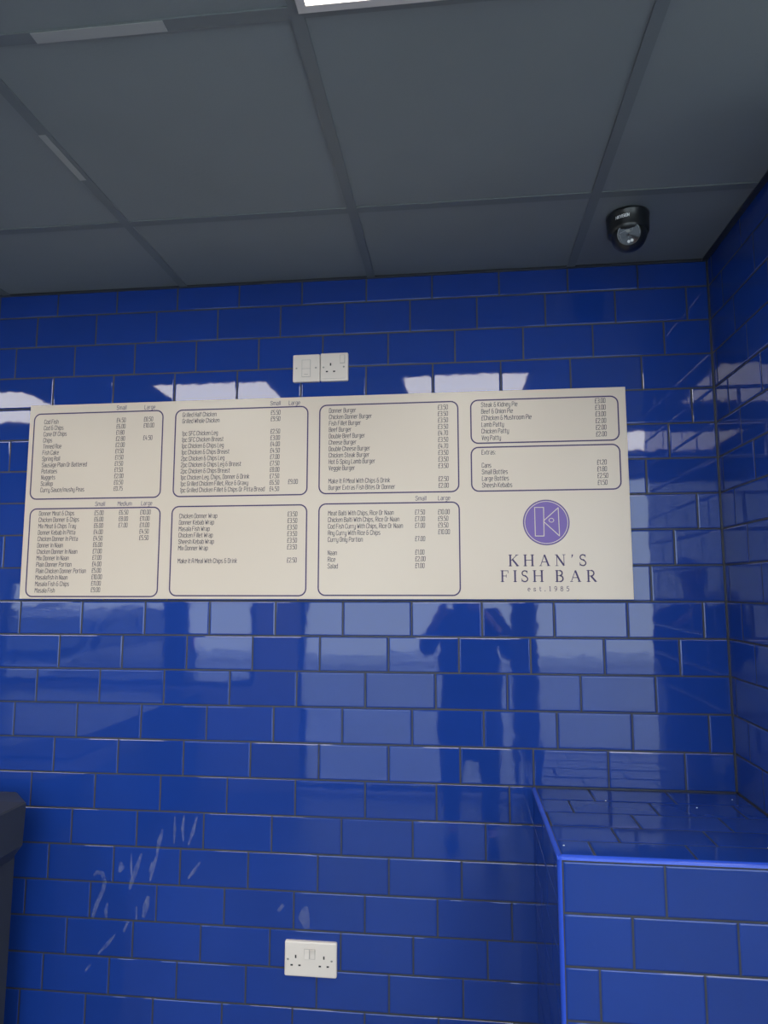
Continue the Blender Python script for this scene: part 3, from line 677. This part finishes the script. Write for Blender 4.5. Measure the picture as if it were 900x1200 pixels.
# shopfront: solid below/above and between the openings
wf = MB()
wf.box(-2.6, -2.5, YF-.12, YF, 0, ZO + .3); wf.box(-2.5, -.32, YF-.12, YF, 0, .78); wf.box(-2.5, -.32, YF-.12, YF, 1.62, ZO + .3); wf.box(-.32, .02, YF-.12, YF, 0, ZO + .3)
wf.box(3.34, 3.4, YF-.12, YF, 0, ZO + .3); wf.box(.02, 3.34, YF-.12, YF, 2.4, ZO + .3)
o = wf.build('wall_front', M['plaster']); o['kind'] = 'structure'
def window(name, x0, x1, z0, z1, mull):
    f = MB(); t = .045; y0, y1 = YF-.085, YF-.03
    f.box(x0, x0+t, y0, y1, z0, z1); f.box(x1-t, x1, y0, y1, z0, z1); f.box(x0+t, x1-t, y0, y1, z0, z0+t); f.box(x0+t, x1-t, y0, y1, z1-t, z1)
    fr = f.build(name, M['frame']); fr['kind'] = 'structure'
    xs = [x0+t] + [m_ for m_ in mull] + [x1-t]
    for m_ in mull:
        g = MB(); g.box(m_-.10, m_+.10, y0, y1, z0+t, z1-t); g.build('mullion', M['frame'], fr)
    for a, c_ in zip(xs, xs[1:]):
        a2 = a + (.10 if a in mull else 0); c2 = c_ - (.10 if c_ in mull else 0)
        g = MB(); g.box(a2, c2, YF-.062, YF-.056, z0+t, z1-t); g.build('pane', M['glass'], fr)
window('window_1', -2.5, -.32, .78, 1.62, [-1.0])  # unseen top lowered to let in less daylight from the left
window('window_2', .02, 3.34, .02, 2.4, [1.78])  # unseen right end and top extended to shift the daylight rightwards
portal(-2.45, -.37, .83, 1.57, YF-.10); portal(.07, 3.29, .06, 2.35, YF-.10)
# street
st('pavement', M['pave'], -9, 11, -3.9, YF-.12, -.15, -.02)
st('side_pavement', M['pave'], 3.54, 11, YF-.12, 4, -.15, -.02)
st('road', M['road'], -14, 16, -12.5, -3.9, -.25, -.12)
st('far_pavement', M['pave'], -14, 16, -14.5, -12.5, -.15, -.02)

# ------------------------------------------------------------------ the photographer (seen mirrored in the tiles)
def skin(name, pts, edges, mat_, parent, sub=2, root=0):
    me = bpy.data.meshes.new(name); me.from_pydata([p[:3] for p in pts], edges, []); tmp = bpy.data.objects.new(name+'_t', me); COL.objects.link(tmp)
    md = tmp.modifiers.new('s', 'SKIN'); md.use_smooth_shade = True
    sv = me.skin_vertices[0].data
    for i, p in enumerate(pts): sv[i].radius = (p[3], p[4] if len(p) > 4 else p[3]); sv[i].use_root = (i == root)
    s_ = tmp.modifiers.new('d', 'SUBSURF'); s_.levels = sub; s_.render_levels = sub
    dg = bpy.context.evaluated_depsgraph_get(); dg.update()
    m2 = bpy.data.meshes.new_from_object(tmp.evaluated_get(dg)); m2.materials.clear(); m2.materials.append(mat_)
    bpy.data.objects.remove(tmp)
    return link(name, m2, parent)
PX, PY = 1.345, -2.36
per = empty('person', (PX, PY, 0), 'person in dark clothes standing and raising a phone, seen only mirrored in the tiles', 'person')
H = {}
# local coordinates, facing +y (towards the tiled wall)
pts = [(0,0,.93,.13,.10),(0,.01,1.12,.125,.095),(0,.0,1.32,.15,.10),(0,-.01,1.42,.10,.075),(0,.0,1.49,.055),(0,.02,1.58,.070,.078),(0,.02,1.66,.078,.09),(0,.015,1.73,.055,.065)]
ed = [(0,1),(1,2),(2,3),(3,4),(4,5),(5,6),(6,7)]
def chain(start, ps):
    k = start
    for p in ps: pts.append(p); ed.append((k, len(pts)-1)); k = len(pts)-1
    return k
gx, gy, gz = CAM.x - PX, CAM.y - PY - .035, CAM.z - .035     # phone middle in local coordinates
for s in (-1, 1):
    chain(0, [(s*.10,0,.84,.088),(s*.11,.01,.48,.056),(s*.115,-.02,.42,.05),(s*.12,-.03,.09,.036),(s*.125,.06,.045,.036,.03),(s*.13,.14,.03,.03,.02)])
    chain(2, [(s*.17,-.01,1.37,.062),(s*.27,.05,1.14,.043),(s*.20 + gx*.3,.20,1.28,.036),(gx + s*.090, gy-.05, gz-.06,.024,.028)])
body = skin('body', pts, ed, M['skin'], per)
# clothing over it
pts = [(0,0,.96,.20,.13),(0,.01,1.12,.19,.125),(0,.0,1.31,.195,.125),(0,-.01,1.42,.12,.085),(0,0,.72,.225,.15),(0,0,.48,.24,.165)]
ed = [(0,1),(1,2),(2,3),(0,4),(4,5)]
for s in (-1, 1):
    chain(2, [(s*.172,-.01,1.37,.074),(s*.272,.05,1.14,.066),(s*.20 + gx*.3,.195,1.275,.045),(gx*.9 + s*.080, gy-.085, gz-.095,.036)])
skin('jacket', pts, ed, M['jacket'], per)
pts = [(0,0,.97,.140,.108)]; ed = []
for s in (-1, 1): chain(0, [(s*.10,0,.84,.100),(s*.11,.01,.48,.070),(s*.12,-.028,.08,.056)])
skin('trousers', pts, ed, M['jeans'], per)
for s in (-1, 1):
    skin('shoe', [(s*.12,-.05,.05,.046,.044),(s*.125,.03,.045,.048,.042),(s*.13,.15,.035,.044,.032),(s*.13,.19,.032,.03,.026)], [(0,1),(1,2),(2,3)], M['shoe'], per)
skin('hair', [(0,-.005,1.74,.060,.070),(0,-.035,1.70,.074,.06),(0,-.055,1.63,.06,.04)], [(0,1),(1,2)], M['hair'], per)
skin('nose', [(0,.105,1.645,.010),(0,.122,1.615,.014)], [(0,1)], M['skin'], per, 1)
for s in (-1, 1):
    skin('ear', [(s*.080,.01,1.655,.008,.018),(s*.083,.008,1.625,.008,.014)], [(0,1)], M['skin'], per, 1)
    b = MB(); lathe(b, [(.0005,-.011),(.008,-.008),(.011,0),(.008,.008),(.0005,.011)], 12, s*.030, .100); 
    for i, v in enumerate(b.v): b.v[i] = (v[0], v[1], v[2]+1.655)
    b.build('eye', M['hole'], per)
skin('mouth', [(-.022,.095,1.572,.006),(0,.104,1.570,.007),(.022,.095,1.572,.006)], [(0,1),(1,2)], M['rubber'], per, 1)
for s in (-1, 1):     # hands: palm, four curled fingers round the back of the phone, thumb on the screen side
    wx, wy, wz = gx + s*.090, gy-.05, gz-.06
    P = [(wx, wy, wz, .022, .026), (wx + s*.002, wy+.035, wz+.028, .018, .030), (wx - s*.010, wy+.052, wz+.050, .016, .030)]
    E_ = [(0,1),(1,2)]
    hand = skin('hand', P, E_, M['skin'], per)
    for k in range(4):
        fz = wz + .020 + k*.019
        ln = (.85, 1.0, .95, .75)[k]
        skin('finger', [(wx-s*.004, wy+.040, fz, .010), (wx - s*.010, wy+.072, fz+.003, .0088), (wx - s*.036*ln, wy+.080, fz+.004, .008), (wx - s*.056*ln, wy+.078, fz+.003, .007)], [(0,1),(1,2),(2,3)], M['skin'], hand, 1)
    skin('thumb', [(wx, wy+.018, wz+.020, .012), (wx - s*.012, wy+.012, wz+.050, .0105), (wx - s*.040, wy+.020, wz+.062, .009)], [(0,1),(1,2)], M['skin'], hand, 1)
# low cabinet under the left shop window and the car parked outside (both mirrored at the left of the wall)
cab = empty('low_cabinet', (-1.45, -2.25, 0), 'low dark cabinet under the left shop window, seen only mirrored in the tiles', 'cabinet')
b = MB(); b.box(-.70, .70, -.98, .98, .06, .73); b.build('body', M['bin'], cab)
b = MB(); b.box(-.72, .72, -1.0, 1.0, .73, .76); b.build('worktop', M['frame'], cab)
b = MB(); b.box(-.66, .66, -.94, .94, 0, .06); b.build('plinth', M['hole'], cab)
for k in range(3):
    b = MB(); y_ = -.65 + .65*k; b.box(.70, .718, y_-.315, y_+.315, .08, .71); dr = b.build('door', M['bin'], cab)
    b = MB(); b.box(.718, .735, y_+.24, y_+.26, .35, .55); b.build('handle', M['screw'], dr)
car = empty('car', (-3.58, -6.1, -.12), 'grey car parked outside the shop window, seen only mirrored in the tiles', 'car')
def car_section(prof, hw, top_in, zsh):
    b = MB(); L = []
    for sx_, k in ((-1, 1), (-1, 0), (1, 0), (1, 1)): pass
    def xw(z_, inset): return hw - inset - (max(0, z_-zsh)*top_in)
    L.append([(-xw(z_, .05), y_, z_) for y_, z_ in prof]); L.append([(-xw(z_, 0), y_*.985, z_ - .02*(z_ > zsh)) for y_, z_ in prof])
    L.append([(xw(z_, 0), y_*.985, z_ - .02*(z_ > zsh)) for y_, z_ in prof]); L.append([(xw(z_, .05), y_, z_) for y_, z_ in prof])
    b.loft(L); return b
prof = [(2.02,.32),(2.08,.55),(1.98,.74),(1.65,.86),(1.05,.96),(.45,1.33),(.10,1.43),(-.80,1.45),(-1.55,1.36),(-1.95,.98),(-2.05,.70),(-2.02,.32),(-1.70,.20),(1.70,.20)]
car_section(prof[::-1], .86, .38, .93).build('body', M['carp'], car)
for s_ in (-1, 1):
    for (ya, yb, yc, yd) in ((.86, .42, -.22, -.22), (-.30, -.30, -1.05, -1.02), (-1.12, -1.10, -1.45, -1.72)):
        b = MB(); q_ = [(ya, .99), (yb, 1.30), (yc, 1.36 if yc > -1.3 else 1.31), (yd, .99)]
        f_ = lambda z_, e_: s_*(.86 - max(0, z_-.93)*.38 + e_)
        b.loft([[(f_(z_, -.01), y_, z_) for y_, z_ in q_], [(f_(z_, .006), y_, z_) for y_, z_ in q_]]); b.build('side_window', M['facw'], car)
b = MB(); b.loft([[(x_, y_+e_, z_+e_) for x_, y_, z_ in ((-.72,1.03,1.0),(.72,1.03,1.0),(.62,.50,1.31),(-.62,.50,1.31))] for e_ in (-.02, .012)]); b.build('windscreen', M['facw'], car)
M['lampg'] = mat('headlamp_lens', (.6, .62, .65), .08); M['tail'] = mat('red_lamp_lens', (.5, .03, .03), .15)
for s_ in (-1, 1):
    b = MB(); b.box(s_*.66-.13, s_*.66+.13, 1.97, 2.05, .60, .72); b.build('headlamp', M['lampg'], car)
    b = MB(); b.box(s_*.74-.10, s_*.74+.10, -2.06, -1.95, .72, .95); b.build('tail_lamp', M['tail'], car)
    for y_ in (1.28, -1.30):
        b = MB(); n = 28
        b.loft([[(s_*x_, y_+r_*math.cos(2*math.pi*i/n), .31+r_*math.sin(2*math.pi*i/n)) for i in range(n)] for x_, r_ in ((.66,.30),(.68,.31),(.855,.31),(.87,.29))]); wh = b.build('wheel', M['rubber'], car)
        b = MB(); b.loft([[(s_*x_, y_+r_*math.cos(2*math.pi*i/n), .31+r_*math.sin(2*math.pi*i/n)) for i in range(n)] for x_, r_ in ((.86,.20),(.885,.19),(.875,.05))]); b.build('hub', M['screw'], wh)
# the phone itself, lens at the top of its back, just behind the picture's viewpoint
ph = empty('phone', CAM - fw*.016, 'black smartphone held up by the person, seen only mirrored in the tiles', 'phone')
ph.rotation_euler = m.to_euler()
def rplate(mb, w_, h_, r, z0, z1, cx=0, cy=0):
    mb.loft([[(cx+x, cy+y, z_) for x, y in rrect(w_, h_, r, 4)] for z_ in (z0, z1)])
b = MB(); rplate(b, .075, .160, .010, .000, .008, 0, -.062); b.build('phone_body', M['phone'], ph)
b = MB(); rplate(b, .069, .152, .008, .008, .0085, 0, -.062); b.build('screen', M['camg'], ph)
b = MB(); lathe(b, [(.005, -.002), (.005, 0)], 16, smooth=False); b.build('lens_ring', M['grey'], ph)
